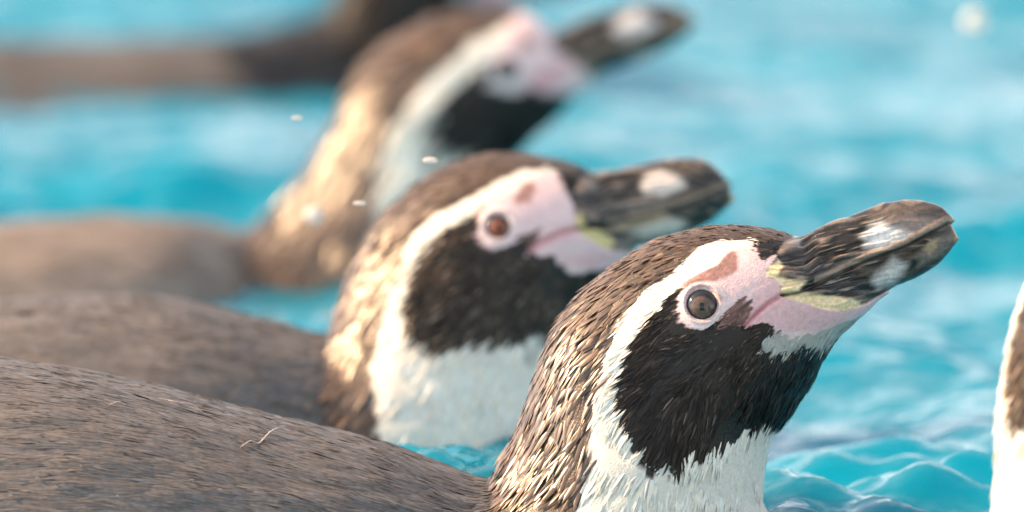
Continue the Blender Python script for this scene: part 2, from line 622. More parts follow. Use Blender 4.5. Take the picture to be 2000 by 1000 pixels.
    Wm = np.array([FE[i][1] for i in range(8)])[kk] * 1e-3 * fl * np.sqrt(shrink)
    cov = np.array([FE[i][3] for i in range(8)])[kk] * spec.get('cover', 1.0)
    zc = P3[:-1, :, 2]
    dens = np.where((Lm > 0) & (zc > -0.012), area * cov / np.maximum(Lm * Wm, 1e-9), 0)
    dens = np.where(Lm > 0, dens, 0)
    far_side = P3[:-1, :, 1] > yc[:-1, None] + 0.012
    dens = np.where(far_side, dens * 0.6, dens)
    n = int(dens.sum())
    pr = (dens / dens.sum()).ravel()
    pick = RNG.choice(len(pr), n, p=pr)
    it, ih2 = np.divmod(pick, nth)
    fu, fv = RNG.random(n)[:, None], RNG.random(n)[:, None]
    jn = (ih2 + 1) % nth
    RP = (P3[it, ih2] * (1 - fu) + P3[it + 1, ih2] * fu) * (1 - fv) + (P3[it, jn] * (1 - fu) + P3[it + 1, jn] * fu) * fv
    NN = np.where((kk[it, ih2] == BACK)[:, None], N2.reshape(nt_, nth, 3)[it, ih2], N.reshape(nt_, nth, 3)[it, ih2])
    RQ = RP.copy()
    RQ[:, 1] = yc[it] - np.abs(RP[:, 1] - yc[it])
    rpx = project(RQ)
    fd = flow_at(rpx, spec['flow'])
    # clumping: neighbouring feathers lean together
    ang = (vnoise(RQ * 150 / fl) - 0.5) * 0.75 + (vnoise(RQ * 420 / fl + 9) - 0.5) * 0.65 + RNG.normal(0, 0.10, n)
    kr = kk[it, ih2]
    ang = np.where(kr == BACK, ang * 0.3, np.where(kr == WHITE, ang * 0.6, ang))
    ca, sa = np.cos(ang), np.sin(ang)
    fd = np.stack([fd[:, 0] * ca - fd[:, 1] * sa, fd[:, 0] * sa + fd[:, 1] * ca], 1)
    D = fd[:, 0:1] * np.array([[1.0, 0, 0]]) - fd[:, 1:2] * UP[None]
    D = D - NN * np.sum(D * NN, 1, keepdims=True)
    # near the outline the flow along the surface is found from the loft itself
    loft = -(P3[it + 1, ih2] - P3[it, ih2])
    loft /= np.linalg.norm(loft, axis=1, keepdims=True) + 1e-12
    D = D + 0.15 * loft
    D = D - NN * np.sum(D * NN, 1, keepdims=True)
    D /= np.linalg.norm(D, axis=1, keepdims=True) + 1e-12
    Lr = Lm[it, ih2] * RNG.uniform(0.7, 1.25, n)
    Wr = Wm[it, ih2] * RNG.uniform(0.7, 1.3, n)
    # colour decided where most of the blade lies, so borders come out ragged
    TP = RQ + D * (Lr * 0.75)[:, None]
    tpx = project(TP)
    kc = classify(tpx, seg[it], (np.stack([vnoise(RQ * 260), vnoise(RQ * 260 + 31.7)], 1) - 0.5) * spec.get('warp', 8)
                  + RNG.normal(0, spec.get('jit', 3.0), (n, 2)))
    kc = np.where((kr == SPOT) | (kr == CHIN), kr, kc)
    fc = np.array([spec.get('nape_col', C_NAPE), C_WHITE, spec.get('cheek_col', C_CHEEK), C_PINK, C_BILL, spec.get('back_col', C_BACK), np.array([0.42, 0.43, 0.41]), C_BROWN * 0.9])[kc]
    ds = np.zeros(n, bool)
    for g in pat.get('dark', []):
        ds |= in_poly(rpx, g)
    fc = np.where(ds[:, None], C_CHEEK * 0.7, fc)
    sig = np.array([0.30, 0.05, 0.34, 0.2, 0.2, 0.14, 0.06, 0.55])[kc]
    lightvar = np.exp(RNG.normal(0, 1, n) * sig)
    patch = 0.75 + 0.5 * vnoise(RQ * 60 + 40)
    patch = np.where(kc == CHEEK, 0.45 + 1.2 * vnoise(RQ * 190 / fl + 40), patch)
    patch = np.where(kc == BACK, 0.87 + 0.26 * vnoise(RQ * np.array([[45, 260, 260]]) + 4), patch)
    lightvar = lightvar * np.where(kc == WHITE, 1, patch)
    fc = fc * lightvar[:, None]
    pale = (kc == CHEEK) & (RNG.random(n) < 0.15)  # random paler feathers paint gloss highlights into the black cheek
    fc = np.where(pale[:, None], fc * 3.2, fc)
    warm = RNG.normal(0, 0.05, n)[:, None] * np.array([[1, 0, -1.0]])
    fc = np.clip(fc * (1 + warm), 0.004, 0.9)
    lift = np.array([FE[i][2] for i in range(8)])[kr] * RNG.uniform(0.4, 1.5, n)
    lift = lift * np.where(kr == BACK, 1.0, 0.25 + 1.5 * vnoise(RQ * 230 / fl + 17))
    sdv = np.cross(NN, D)
    rows = np.array([0.0, 0.36, 0.72, 1.0])
    hw = np.array([0.55, 1.0, 0.72, 0.0]) * 0.5
    VV = np.zeros((n, 10, 3), np.float32)
    twist = RNG.normal(0, 0.22, n)
    curve = RNG.normal(0, 0.06, n)
    for r in range(4):
        sL = rows[r] * Lr
        h = np.where(kr == BACK, 0.0002, -0.0003) + lift * sL - 0.35 * lift * rows[r] * sL
        cpt = RP + D * sL[:, None] + NN * h[:, None] + sdv * (curve * sL * rows[r])[:, None]
        if r < 3:
            w = Wr * hw[r]
            VV[:, r * 3 + 0] = cpt + sdv * w[:, None] + NN * (w * twist)[:, None]
            VV[:, r * 3 + 1] = cpt + NN * (0.30 * w)[:, None]
            VV[:, r * 3 + 2] = cpt - sdv * w[:, None] - NN * (w * twist)[:, None]
        else:
            VV[:, 9] = cpt
    o = (np.arange(n) * 10)[:, None]
    qs = np.concatenate([o + np.array([[a, a + 1, a + 4, a + 3]]) for a in (0, 1, 3, 4)])
    ts = np.concatenate([o + np.array([[6, 7, 9]]), o + np.array([[7, 8, 9]])])
    fcol = np.repeat(fc, 10, 0).reshape(n, 10, 3)
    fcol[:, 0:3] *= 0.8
    gl = np.array([1.0, 0.4, 0.30, 0.5, 0.5, 0.5, 0.4, 0.4])[kc]
    fcol = np.concatenate([fcol, np.repeat(gl, 10).reshape(n, 10, 1)], 2)
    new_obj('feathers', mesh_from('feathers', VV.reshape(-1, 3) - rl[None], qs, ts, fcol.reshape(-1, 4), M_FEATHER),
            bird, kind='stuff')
    NEAR[label] = (px[near], P[near], N2[near])
    print('penguin', label[:30], 'verts', len(P), 'feathers', n)
    return bird


# ---- pattern of the front bird, in photo pixels of its own profile
PAT1 = dict(
    eye=(1371, 594), eye_r=29, iris=(0.105, 0.072, 0.058), pupil=0.20,
    face=(1490, 560), face_r=330, axis=((1530, 520), (1875, 455)),
    white=[(1468, 468), (1400, 471), (1368, 480), (1350, 498), (1316, 530), (1280, 554), (1256, 570), (1228, 602), (1210, 625),
           (1200, 650), (1180, 690), (1172, 730), (1168, 760), (1154, 796), (1152, 830), (1148, 875), (1156, 914), (1140, 952),
           (1128, 1000), (1080, 1100), (900, 1400), (900, 1700), (1700, 1700), (1600, 860), (1515, 841), (1600, 700), (1500, 560),
           (1440, 500), (1490, 480)],
    cheek=[(1404, 560), (1360, 552), (1328, 562), (1310, 578), (1280, 604), (1270, 622), (1224, 676), (1212, 708), (1204, 736), (1197, 776),
           (1204, 826), (1218, 858), (1230, 885), (1245, 905), (1272, 936), (1299, 918), (1320, 946), (1329, 920), (1374, 910),
           (1395, 893), (1425, 884), (1455, 838), (1467, 853), (1482, 844), (1525, 838), (1640, 760), (1660, 660), (1600, 640), (1500, 620), (1440, 560)],
    chin=[(1484, 690), (1488, 676), (1500, 660), (1526, 648), (1558, 636), (1600, 626), (1640, 612), (1700, 585), (1740, 600), (1648, 646), (1630, 664),
          (1600, 678), (1560, 682), (1520, 690), (1500, 692)],
    pink=[(1428, 488), (1450, 474), (1478, 476), (1482, 498), (1500, 503), (1525, 495), (1530, 540), (1540, 570), (1560, 582), (1600, 602),
          (1650, 610), (1695, 590), (1790, 545), (1760, 580), (1700, 612), (1640, 632), (1600, 649), (1558, 658), (1530, 647), (1498, 634), (1474, 630),
          (1456, 642), (1448, 632), (1420, 610), (1410, 622), (1392, 637), (1372, 644), (1350, 638), (1332, 622), (1323, 600), (1326, 578),
          (1340, 560), (1360, 548), (1400, 520)],
    brow=[(1330, 558), (1345, 545), (1380, 528), (1405, 515), (1415, 500), (1428, 490), (1440, 493), (1443, 510), (1442, 530),
          (1420, 540), (1400, 548), (1380, 550), (1355, 553), (1338, 566)],
    spots=[[(1438, 584), (1456, 579), (1470, 590), (1470, 605), (1456, 628), (1440, 640), (1400, 640), (1415, 612)]],
    dark=[[(1474, 474), (1505, 470), (1545, 470), (1535, 482), (1522, 500), (1505, 490), (1480, 484)], [(1482, 492), (1500, 490), (1508, 498), (1488, 503)]],
    bill=[(1552, 440), (1551, 463), (1532, 472), (1520, 490), (1515, 506), (1504, 518), (1494, 533), (1500, 541), (1516, 547), (1524, 557),
          (1526, 577), (1550, 586), (1580, 594), (1610, 605), (1650, 608), (1690, 596), (1735, 571), (1760, 590), (1950, 600), (1950, 350), (1700, 340)],
    gape_red=[(1452, 640), (1475, 616), (1500, 593), (1526, 577)],
    gape_dark=[(1526, 577), (1565, 570), (1600, 552), (1637, 535), (1700, 507), (1770, 482), (1851, 438)],
    paint=[([(1470, 628), (1530, 585), (1640, 612), (1700, 598), (1640, 632), (1560, 650)], (0.72, 0.42, 0.44), 0.7, 8),
           ([(1490, 540), (1525, 550), (1525, 580), (1480, 605), (1460, 600)], (0.74, 0.42, 0.43), 0.5, 8),
           ([(1398, 574), (1411, 584), (1400, 603)], (0.42, 0.26, 0.25), 0.8, 3)],
    bill_paint=[
        ([(1592, 548), (1640, 512), (1700, 490), (1740, 492), (1660, 522), (1600, 552)], (0.22, 0.18, 0.155), 0.8, 6),
        ([(1700, 420), (1740, 400), (1800, 396), (1845, 415), (1850, 440), (1790, 470), (1740, 480), (1690, 470)], (0.125, 0.10, 0.085), 0.8, 10),
        ([(1735, 428), (1780, 418), (1825, 430), (1842, 440), (1800, 456), (1755, 450)], (0.30, 0.23, 0.20), 0.7, 8),
        ([(1686, 462), (1698, 440), (1722, 432), (1745, 444), (1778, 458), (1760, 470), (1720, 484), (1690, 482)], (0.82, 0.77, 0.73), 0.95, 12),
        ([(1708, 548), (1728, 526), (1748, 504), (1772, 516), (1768, 538), (1748, 560), (1715, 566)], (0.62, 0.59, 0.57), 0.95, 13),
        ([(1785, 500), (1830, 465), (1865, 455), (1872, 468), (1840, 505), (1800, 525)], (0.20, 0.165, 0.14), 0.8, 8),
        ([(1798, 490), (1818, 472), (1836, 466), (1834, 486), (1812, 502)], (0.42, 0.30, 0.19), 0.8, 5),
        ([(1858, 430), (1882, 460), (1880, 480), (1868, 470)], (0.42, 0.25, 0.12), 0.8, 5),
        ([(1490, 536), (1500, 522), (1514, 508), (1526, 520), (1520, 540), (1545, 545), (1574, 549), (1562, 560), (1565, 570), (1540, 578), (1522, 572), (1524, 556), (1512, 545)], C_YEL, 0.95, 4),
        ([(1522, 580), (1570, 572), (1600, 574), (1640, 580), (1690, 588), (1684, 600), (1650, 612), (1610, 608), (1580, 598), (1545, 590)], C_YEL, 0.95, 4),
    ],
)

FLOW1 = [(1450, 450, -1, .0), (1300, 480, -1, .42), (1200, 540, -.8, .6), (1120, 640, -.6, .8), (1060, 750, -.48, .88), (1010, 880, -.5, .87),
         (1100, 950, -.5, .87), (1150, 800, -.42, .9), (960, 975, -.75, .66), (1040, 1000, -.6, .8), (900, 950, -1, .0), (600, 880, -1, -.14), (200, 850, -1, .0), (0, 800, -1, .05),
         (400, 1000, -1, 0), (750, 1000, -1, -.05), (-400, 850, -1, .1), (-900, 900, -1, .2), (1200, 660, -.65, .75),
         (1330, 640, -.9, .45), (1400, 660, -.8, .55), (1450, 680, -.75, .65), (1500, 700, -.65, .75), (1560, 740, -.5, .85), (1260, 700, -.85, .55),
         (1220, 800, -.55, .82), (1300, 800, -.6, .78), (1400, 820, -.4, .9), (1480, 800, -.25, .95), (1530, 780, -.3, .95), (1300, 950, -.2, 1),
         (1450, 950, -.05, 1), (1430, 610, -.7, .6), (1400, 500, -.9, .4), (1380, 460, -1, .2), (1280, 870, -.4, .9), (1400, 1050, -.1, 1), (1600, 670, -.6, .75)]

SPEC1 = dict(
    Y=0.0, root=(1200, 1020), head_i=15, back_i=11.2, fine=0.00052, coarse=0.0030, nth=480, pat=PAT1, flow=FLOW1, jit=3.0, feather=1.0,
    sections=[(-1500, 1010, -1490, 1060, 6), (-1350, 960, -1320, 1130, 30), (-1000, 850, -950, 1350, 65), (-600, 745, -560, 1500, 85),
              (-250, 702, -200, 1570, 92), (0, 706, 40, 1590, 92), (200, 734, 260, 1590, 92), (400, 781, 430, 1580, 90), (600, 838, 600, 1570, 85),
              (790, 893, 760, 1560, 78), (900, 925, 830, 1560, 70), (952, 935, 900, 1560, 63), (972, 917, 1150, 1500, 58), (990, 880, 1390, 1320, 55), (1012, 838, 1485, 1120, 51),
              (1035, 775, 1490, 980, 47), (1060, 705, 1497, 900, 44), (1085, 645, 1515, 845, 41.5), (1115, 598, 1550, 800, 39), (1165, 548, 1583, 750, 36.5),
              (1230, 500, 1603, 712, 34), (1300, 465, 1622, 680, 31.5), (1370, 446, 1640, 655, 29), (1430, 441, 1660, 637, 26), (1490, 446, 1680, 620, 22),
              (1535, 456, 1700, 603, 17.5), (1562, 463, 1718, 585, 14), (1590, 450, 1738, 572, 11.8), (1640, 430, 1765, 558, 10.3), (1690, 410, 1790, 548, 9.6),
              (1740, 394, 1812, 536, 9), (1790, 391, 1836, 519, 8), (1830, 400, 1855, 500, 6.3), (1852, 415, 1867, 483, 4.6), (1866, 440, 1876, 472, 2.6),
              (1876, 460, 1878, 467, 0.7)])


def affine(src, dst):
    src = np.asarray(src, float)
    A = np.hstack([src, np.ones((len(src), 1))])
    M, *_ = np.linalg.lstsq(A, np.asarray(dst, float), rcond=None)
    return lambda p: (np.hstack([np.asarray(p, float), np.ones((len(p), 1))]) @ M), M


LM1 = [(1371, 594), (1878, 466), (1562, 463), (1115, 598), (1200, 780)]
LM2 = [(972, 441), (1441, 388), (1158, 335), (715, 478), (790, 650)]
LM3 = [(988, 135), (1362, 46), (1078, 62), (711, 138), (820, 290)]


def mapped_flow(dst, body):
    f, M = affine(LM1, dst)
    out = []
    for x, y, dx, dy in FLOW1:
        if x > 1005:
            p = f([(x, y)])[0]
            d = np.array([dx, dy]) @ M[:2]
            d /= np.linalg.norm(d)
            out.append((p[0], p[1], d[0], d[1]))
    return out + body


PAT2 = dict(
    ridge=0.95,
    eye=(972, 441), eye_r=23, iris=(0.22, 0.07, 0.035), pupil=0.30,
    face=(1080, 420), face_r=300, axis=((1130, 400), (1438, 380)),
    white=[(1096, 362), (1090, 336), (1054, 326), (1012, 333), (978, 350), (939, 372), (900, 392), (858, 417), (816, 448), (788, 490), (772, 545),
           (752, 590), (742, 640), (730, 690), (720, 740), (730, 800), (734, 860), (700, 1000), (600, 1200), (600, 1500), (1300, 1500), (1300, 700), (1130, 690),
           (1100, 600), (1000, 380)],
    cheek=[(1040, 445), (1000, 420), (945, 402), (900, 431), (869, 447), (830, 482), (802, 520), (790, 590), (790, 652), (800, 686), (836, 692), (856, 699),
           (884, 688), (932, 684), (952, 696), (980, 684), (1016, 676), (1046, 664), (1080, 690), (1200, 690), (1260, 560), (1180, 520)],
    chin=[(1035, 668), (1050, 660), (1060, 680), (1045, 690)],
    pink=[(1043, 345), (1060, 334), (1090, 340), (1104, 364), (1120, 400), (1150, 420), (1150, 450), (1200, 490), (1240, 494), (1200, 522), (1158, 531), (1116, 534),
          (1100, 515), (1075, 500), (1030, 498), (1033, 487), (1050, 470), (1040, 452), (1028, 452), (1015, 470), (995, 482), (970, 485), (945, 473), (932, 450),
          (935, 420), (950, 402), (1000, 378)],
    brow=[(1008, 384), (1020, 360), (1043, 350), (1046, 372), (1036, 394), (1010, 398)],
    spots=[[(1036, 450), (1050, 446), (1056, 460), (1046, 476), (1030, 482), (1020, 474)]],
    dark=[[(1104, 345), (1150, 335), (1160, 350), (1130, 385), (1105, 372)]],
    bill=[(1158, 310), (1156, 336), (1132, 350), (1118, 385), (1122, 420), (1125, 446), (1150, 466), (1180, 484), (1205, 490), (1240, 490), (1260, 520), (1500, 520), (1500, 280)],
    gape_red=[(1032, 490), (1060, 471), (1095, 454), (1125, 447)],
    gape_dark=[(1125, 447), (1180, 440), (1240, 430), (1298, 416), (1360, 392), (1424, 366)],
    paint=[([(1100, 505), (1160, 490), (1220, 500), (1160, 528), (1110, 520)], (0.72, 0.40, 0.42), 0.6, 8)],
    bill_paint=[
        ([(1250, 360), (1262, 340), (1290, 332), (1330, 345), (1340, 365), (1300, 382), (1258, 380)], (0.72, 0.64, 0.58), 0.95, 9),
        ([(1230, 455), (1262, 436), (1310, 425), (1345, 440), (1320, 462), (1260, 470)], (0.70, 0.63, 0.55), 0.95, 10),
        ([(1190, 450), (1230, 425), (1300, 412), (1310, 428), (1240, 448)], (0.46, 0.34, 0.22), 0.85, 7),
        ([(1190, 400), (1250, 385), (1290, 395), (1230, 415)], (0.28, 0.23, 0.20), 0.7, 8),
        ([(1425, 372), (1450, 380), (1446, 400), (1428, 394)], (0.48, 0.30, 0.12), 0.8, 5),
        ([(1120, 425), (1140, 416), (1142, 445), (1182, 450), (1205, 476), (1190, 492), (1150, 470), (1122, 448)], (0.66, 0.54, 0.24), 0.95, 5),
    ],
)
BODY2 = [(600, 700, -1, -.1), (300, 700, -1, 0), (0, 650, -1, .05), (-400, 700, -1, .1), (610, 850, -.8, .5), (400, 850, -1, 0), (660, 850, -.5, .87)]
SPEC2 = dict(
    cheek_col=np.array([0.034, 0.026, 0.020]),
    Y=0.28, root=(900, 850), head_i=12, back_i=10.2, fine=0.0010, coarse=0.0045, nth=256, pat=PAT2, flow=mapped_flow(LM2, BODY2), feather=1.1, jit=3.5,
    sections=[(-1300, 900, -1280, 950, 6), (-1150, 830, -1120, 1000, 30), (-800, 690, -760, 1150, 65), (-400, 615, -360, 1280, 85), (-100, 590, -60, 1330, 90),
              (100, 580, 140, 1340, 90), (300, 583, 250, 1340, 88), (440, 604, 350, 1330, 84), (550, 630, 440, 1320, 77), (610, 648, 500, 1310, 71),
              (640, 650, 580, 1300, 65), (652, 628, 860, 1260, 60), (668, 580, 1090, 1090, 56), (690, 525, 1125, 930, 51), (715, 478, 1120, 840, 48),
              (745, 430, 1120, 760, 45), (790, 384, 1130, 690, 42), (845, 342, 1145, 640, 39), (905, 314, 1160, 600, 36), (965, 301, 1178, 570, 33),
              (1025, 302, 1195, 545, 30), (1080, 311, 1212, 525, 26), (1120, 322, 1226, 508, 21.5), (1150, 333, 1238, 494, 17.5), (1175, 335, 1252, 482, 14),
              (1217, 330, 1285, 476, 12), (1262, 319, 1320, 467, 11), (1312, 311, 1352, 456, 10), (1354, 309, 1380, 444, 9), (1385, 318, 1402, 428, 7.5),
              (1410, 339, 1420, 412, 5), (1430, 367, 1436, 396, 2.6), (1440, 386, 1441, 391, .7)])

PAT3 = dict(
    ridge=0.2, eye_in=0.3,
    eye=(988, 135), eye_r=18, iris=(0.03, 0.04, 0.055), pupil=0.45,
    face=(1060, 130), face_r=240, axis=((1085, 110), (1360, 45)),
    white=[(1030, 28), (1005, 30), (992, 42), (962, 58), (925, 82), (890, 108), (850, 145), (807, 188), (788, 225), (759, 246), (740, 302), (730, 369), (735, 430), (740, 520),
           (650, 700), (700, 1000), (1000, 1000), (1000, 400), (880, 335), (1000, 110)],
    cheek=[(1010, 100), (975, 108), (937, 128), (900, 163), (855, 215), (826, 256), (817, 302), (826, 328), (870, 336), (950, 345), (1020, 330), (1110, 210), (1080, 180)],
    chin=[(0, -5000), (1, -5000), (1, -5001)],
    pink=[(990, 62), (1000, 30), (1020, 20), (1050, 35), (1080, 58), (1090, 95), (1125, 110), (1160, 165), (1138, 182), (1100, 188), (1060, 182), (1030, 168), (1020, 188),
          (985, 182), (950, 168), (952, 142), (972, 108)],
    brow=[(1010, 85), (1020, 70), (1040, 70), (1045, 82), (1030, 95), (1012, 98)],
    spots=[], dark=[],
    bill=[(1078, 30), (1076, 62), (1074, 95), (1105, 108), (1130, 130), (1160, 165), (1200, 165), (1420, 140), (1420, -40), (1100, -40)],
    gape_red=[(1045, 162), (1065, 150), (1090, 135), (1110, 125)],
    gape_dark=[(1110, 125), (1160, 105), (1220, 88), (1280, 75), (1345, 52)],
    paint=[([(1040, 160), (1060, 138), (1085, 140), (1095, 160), (1060, 175)], (0.66, 0.30, 0.34), 0.8, 8),
           ([(950, 150), (975, 150), (1005, 160), (1025, 180), (985, 184), (955, 170)], (0.62, 0.62, 0.60), 0.6, 6)],
    bill_paint=[
        ([(1195, 55), (1210, 32), (1245, 20), (1275, 35), (1280, 55), (1240, 68), (1205, 70)], (0.70, 0.65, 0.64), 0.95, 8),
        ([(1285, 60), (1310, 30), (1345, 30), (1350, 50), (1310, 70)], (0.26, 0.18, 0.12), 0.8, 8),
        ([(1225, 110), (1245, 92), (1275, 92), (1270, 110), (1240, 122)], (0.30, 0.28, 0.24), 0.8, 7),
        ([(1100, 105), (1120, 105), (1160, 135), (1185, 150), (1160, 168), (1130, 140)], (0.20, 0.20, 0.13), 0.7, 6),
        ([(1130, 115), (1190, 88), (1220, 92), (1160, 125)], (0.08, 0.075, 0.07), 0.7, 8),
    ],
)
BODY3 = [(400, 500, -1, 0), (200, 480, -1, 0), (0, 480, -1, .1), (480, 500, -.9, .4), (560, 460, -.65, .75), (640, 400, -.6, .8)]
SECT3 = [(-330, 560, -320, 585, 5), (-180, 522, -160, 605, 22), (-80, 474, -40, 640, 46), (0, 447, 70, 780, 70), (150, 433, 210, 930, 84), (280, 437, 360, 940, 84),
         (390, 452, 400, 920, 78), (450, 462, 470, 900, 70), (485, 455, 620, 880, 63), (518, 434, 810, 780, 57), (555, 395, 900, 640, 52), (595, 345, 925, 560, 48),
         (634, 280, 935, 480, 45), (668, 218, 945, 410, 43), (705, 150, 965, 350, 41), (745, 102, 1000, 305, 39), (800, 62, 1035, 275, 37), (860, 36, 1060, 250, 35),
         (920, 23, 1082, 232, 32), (975, 18, 1100, 212, 29), (1020, 24, 1117, 193, 25), (1052, 40, 1135, 180, 20.5), (1077, 61, 1160, 163, 15.5), (1100, 54, 1190, 145, 12),
         (1150, 33, 1225, 130, 10.5), (1212, 16, 1262, 117, 9.5), (1260, 7, 1295, 103, 8.5), (1305, 8, 1322, 87, 7), (1340, 22, 1345, 68, 5), (1358, 38, 1358, 52, 2.2),
         (1362, 44, 1362, 48, .7)]
SPEC3 = dict(Y=0.84, root=(750, 520), head_i=11, back_i=7.6, fine=0.0014, coarse=0.006, nth=200, pat=PAT3, flow=mapped_flow(LM3, BODY3), feather=1.8, jit=4, sections=SECT3, depth=[-.07, -.065, -.06, -.05, -.04, -.03, -.02, -.01], back_col=np.array([0.25, 0.205, 0.175]))  # lighter back colour stands in for the stronger sunlight on this bird

p1 = build_penguin(SPEC1, 'penguin with a grey-brown iris and sharply focused wet black cheek feathers', 'penguins swimming in the pool')
p2 = build_penguin(SPEC2, 'penguin with a reddish-brown eye swimming just behind the sharply focused penguin', 'penguins swimming in the pool')
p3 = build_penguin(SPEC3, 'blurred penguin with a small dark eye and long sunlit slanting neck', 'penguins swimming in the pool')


def copy_tree(o, parent=None):
    c = o.copy()
    COL.objects.link(c)
    c.parent = parent
    for ch in list(o.children):
        copy_tree(ch, c)
    return c



# fourth bird, far behind: its head is above the picture
def sim(pts, a, b, ang, k):
    """turn and scale profile sections about point a and move a to b"""
    out = []
    ca, sa = math.cos(ang) * k, math.sin(ang) * k
    for r in pts:
        q = []
        for x, y in ((r[0], r[1]), (r[2], r[3])):
            dx, dy = x - a[0], y - a[1]
            q += [b[0] + ca * dx - sa * dy, b[1] + sa * dx + ca * dy]
        out.append((*q, r[4]))
    return out


def sim_pts(pts, a, b, ang, k):
    ca, sa = math.cos(ang) * k, math.sin(ang) * k
    return [(b[0] + ca * (x - a[0]) - sa * (y - a[1]), b[1] + sa * (x - a[0]) + ca * (y - a[1])) for x, y in pts]


A4 = ((634, 280), (650, 8), math.radians(12), 0.70)
PAT4 = dict(PAT3)
for key in ('white', 'cheek', 'pink', 'brow', 'bill', 'gape_red', 'gape_dark', 'axis'):
    PAT4[key] = sim_pts(PAT3[key], *A4)
PAT4['eye'] = sim_pts([PAT3['eye']], *A4)[0]
PAT4['face'] = sim_pts([PAT3['face']], *A4)[0]
PAT4['eye_r'] = 9
PAT4['white'] = [(0, -9000), (1, -9000), (1, -9001)]
PAT4['cheek'] = sim_pts([(600, 330), (660, 250), (800, 130), (1000, 60), (1120, 200), (1000, 420), (900, 640), (760, 560)], *A4)
for key in ('paint', 'bill_paint'):
    PAT4[key] = [(sim_pts(g[0], *A4), g[1], g[2], g[3]) for g in PAT3[key]]
SECT4 = [(-620, 120, -610, 150, 5), (-480, 100, -460, 250, 30), (-200, 84, -180, 380, 70), (0, 82, 30, 420, 82), (150, 84, 210, 430, 84), (300, 78, 370, 430, 82),
         (420, 74, 540, 400, 74), (500, 66, 660, 340, 62), (555, 50, 730, 270, 50), (600, 32, 770, 190, 42)] + sim(SECT3[12:], *A4)
SPEC4 = dict(Y=1.78, nape_col=np.array([0.005, 0.005, 0.006]), back_col=np.array([0.11, 0.10, 0.095]), root=(450, 170), head_i=11, back_i=6.5, fine=0.003, coarse=0.008, nth=120, pat=PAT4, feather=2.2, jit=4, sections=SECT4,
             flow=[(400, 100, -1, 0), (0, 100, -1, 0), (600, 60, -.8, .5), (750, -50, -.7, .7), (900, -150, -1, .3)])
p4 = build_penguin(SPEC4, 'far blurred penguin low in the water, grey-brown back and dark neck stretched forward', 'penguins swimming in the pool')

# fifth bird: upright in the water and turned towards the camera, only its sunlit neck side shows
SECT5 = [(250, 1900, 420, 1960, 6), (330, 1720, 700, 1900, 50), (430, 1500, 950, 1780, 80), (520, 1280, 1110, 1600, 90), (575, 1080, 1190, 1400, 86), (610, 920, 1205, 1250, 76),
         (635, 790, 1185, 1120, 66)] + [(648, 680, 1155, 1020, 58)] + SPEC2['sections'][13:]
PAT5 = dict(PAT2)
PAT5['white'] = [(x - 45 if (x < 860 and y < 900) else x, y) for x, y in PAT2['white']]
PAT5['cheek'] = [(x + 18 if x < 880 else x, y) for x, y in PAT2['cheek']]
SPEC5 = dict(SPEC2, pat=PAT5, cheek_col=np.array([0.075, 0.05, 0.034]), sections=SECT5, head_i=8, back_i=-1, nth=220, feather=1.2)  # black cheek coloured brown to paint in the sunlight on it
p5 = build_penguin(SPEC5, 'upright penguin showing only its brightly sunlit white neck and brown cheek edge', 'penguins swimming in the pool')
q = unproject([(2288, 1000)], -0.19)[0]
p5.location = (q[0], -0.19, 0.035)
p5.rotation_euler = (Matrix.Rotation(math.radians(-13), 3, 'Y') @ Matrix.Rotation(math.radians(-62), 3, 'Z')).to_euler()

# ------------------------------------------------------------------ unseen deck under the camera, added to bounce warm fill light
m, nt, b = nodes_of('bounce_deck_concrete')
n = nt.nodes.new('ShaderNodeTexNoise')
n.inputs['Scale'].default_value = 30
cr = nt.nodes.new('ShaderNodeValToRGB')
cr.color_ramp.elements[0].color = (0.36, 0.31, 0.25, 1)
cr.color_ramp.elements[1].color = (0.52, 0.46, 0.38, 1)
nt.links.new(n.outputs['Fac'], cr.inputs[0])
nt.links.new(cr.outputs[0], b.inputs['Base Color'])
b.inputs['Roughness'].default_value = 0.8
xs = np.array([-40.0, 40.0])
V = np.array([(x, y, z) for y, z in ((-1.15, -0.6), (-1.15, 0.085), (-1.165, 0.10), (-40, 0.10)) for x in xs])
me = mesh_from('bounce_deck', V, [(0, 1, 3, 2), (2, 3, 5, 4), (4, 5, 7, 6)], mat=m)
for p in me.polygons:
    p.use_smooth = False
new_obj('bounce_deck', me, kind='structure', label='unseen concrete deck along the near pool edge, added to bounce warm light')

# ------------------------------------------------------------------ flippers, mostly under water
def flipper(bird, sx, length, top_z, yoff):
    """paddle laid back along the flank; sx: shoulder distance behind the root"""
    nS, nR = 28, 20
    Vs, Cs = [], []
    for side in (-1, 1):
        V = []
        for i in range(nS):
            t = i / (nS - 1)
            wd = 0.048 * (0.55 + 0.75 * math.sin(math.pi * min(t * 0.9 + 0.12, 1)) - 0.45 * t ** 3) * (1 if t < 0.93 else max(0.08, (1 - t) / 0.07))
            tk = 0.007 * (1.15 - 0.8 * t)
            cx = -sx - length * t
            cy = side * (yoff + 0.012 * math.sin(math.pi * t))
            cz = top_z - 0.5 * 0.05 + 0.012 * t
            for j in range(nR):
                a = 2 * math.pi * j / nR
                V.append((cx, cy + tk * math.cos(a) + side * 0.3 * wd * -0.5 * math.sin(a), cz + 0.5 * wd * math.sin(a)))
        q = [(i * nR + j, i * nR + (j + 1) % nR, (i + 1) * nR + (j + 1) % nR, (i + 1) * nR + j) for i in range(nS - 1) for j in range(nR)]
        V = np.array(V)
        V += (np.stack([0 * V[:, 0], vnoise(V * np.array([[70, 300, 300]])) - 0.5, vnoise(V * np.array([[70, 300, 300]]) + 5) - 0.5], 1)) * 0.002
        cc = C_BACK[None] * (0.6 + 0.6 * vnoise(V * np.array([[60, 400, 400]]) + 3))[:, None]
        new_obj('flipper', mesh_from('flipper', V, np.array(q), None, cc, M_FEATHER), bird)


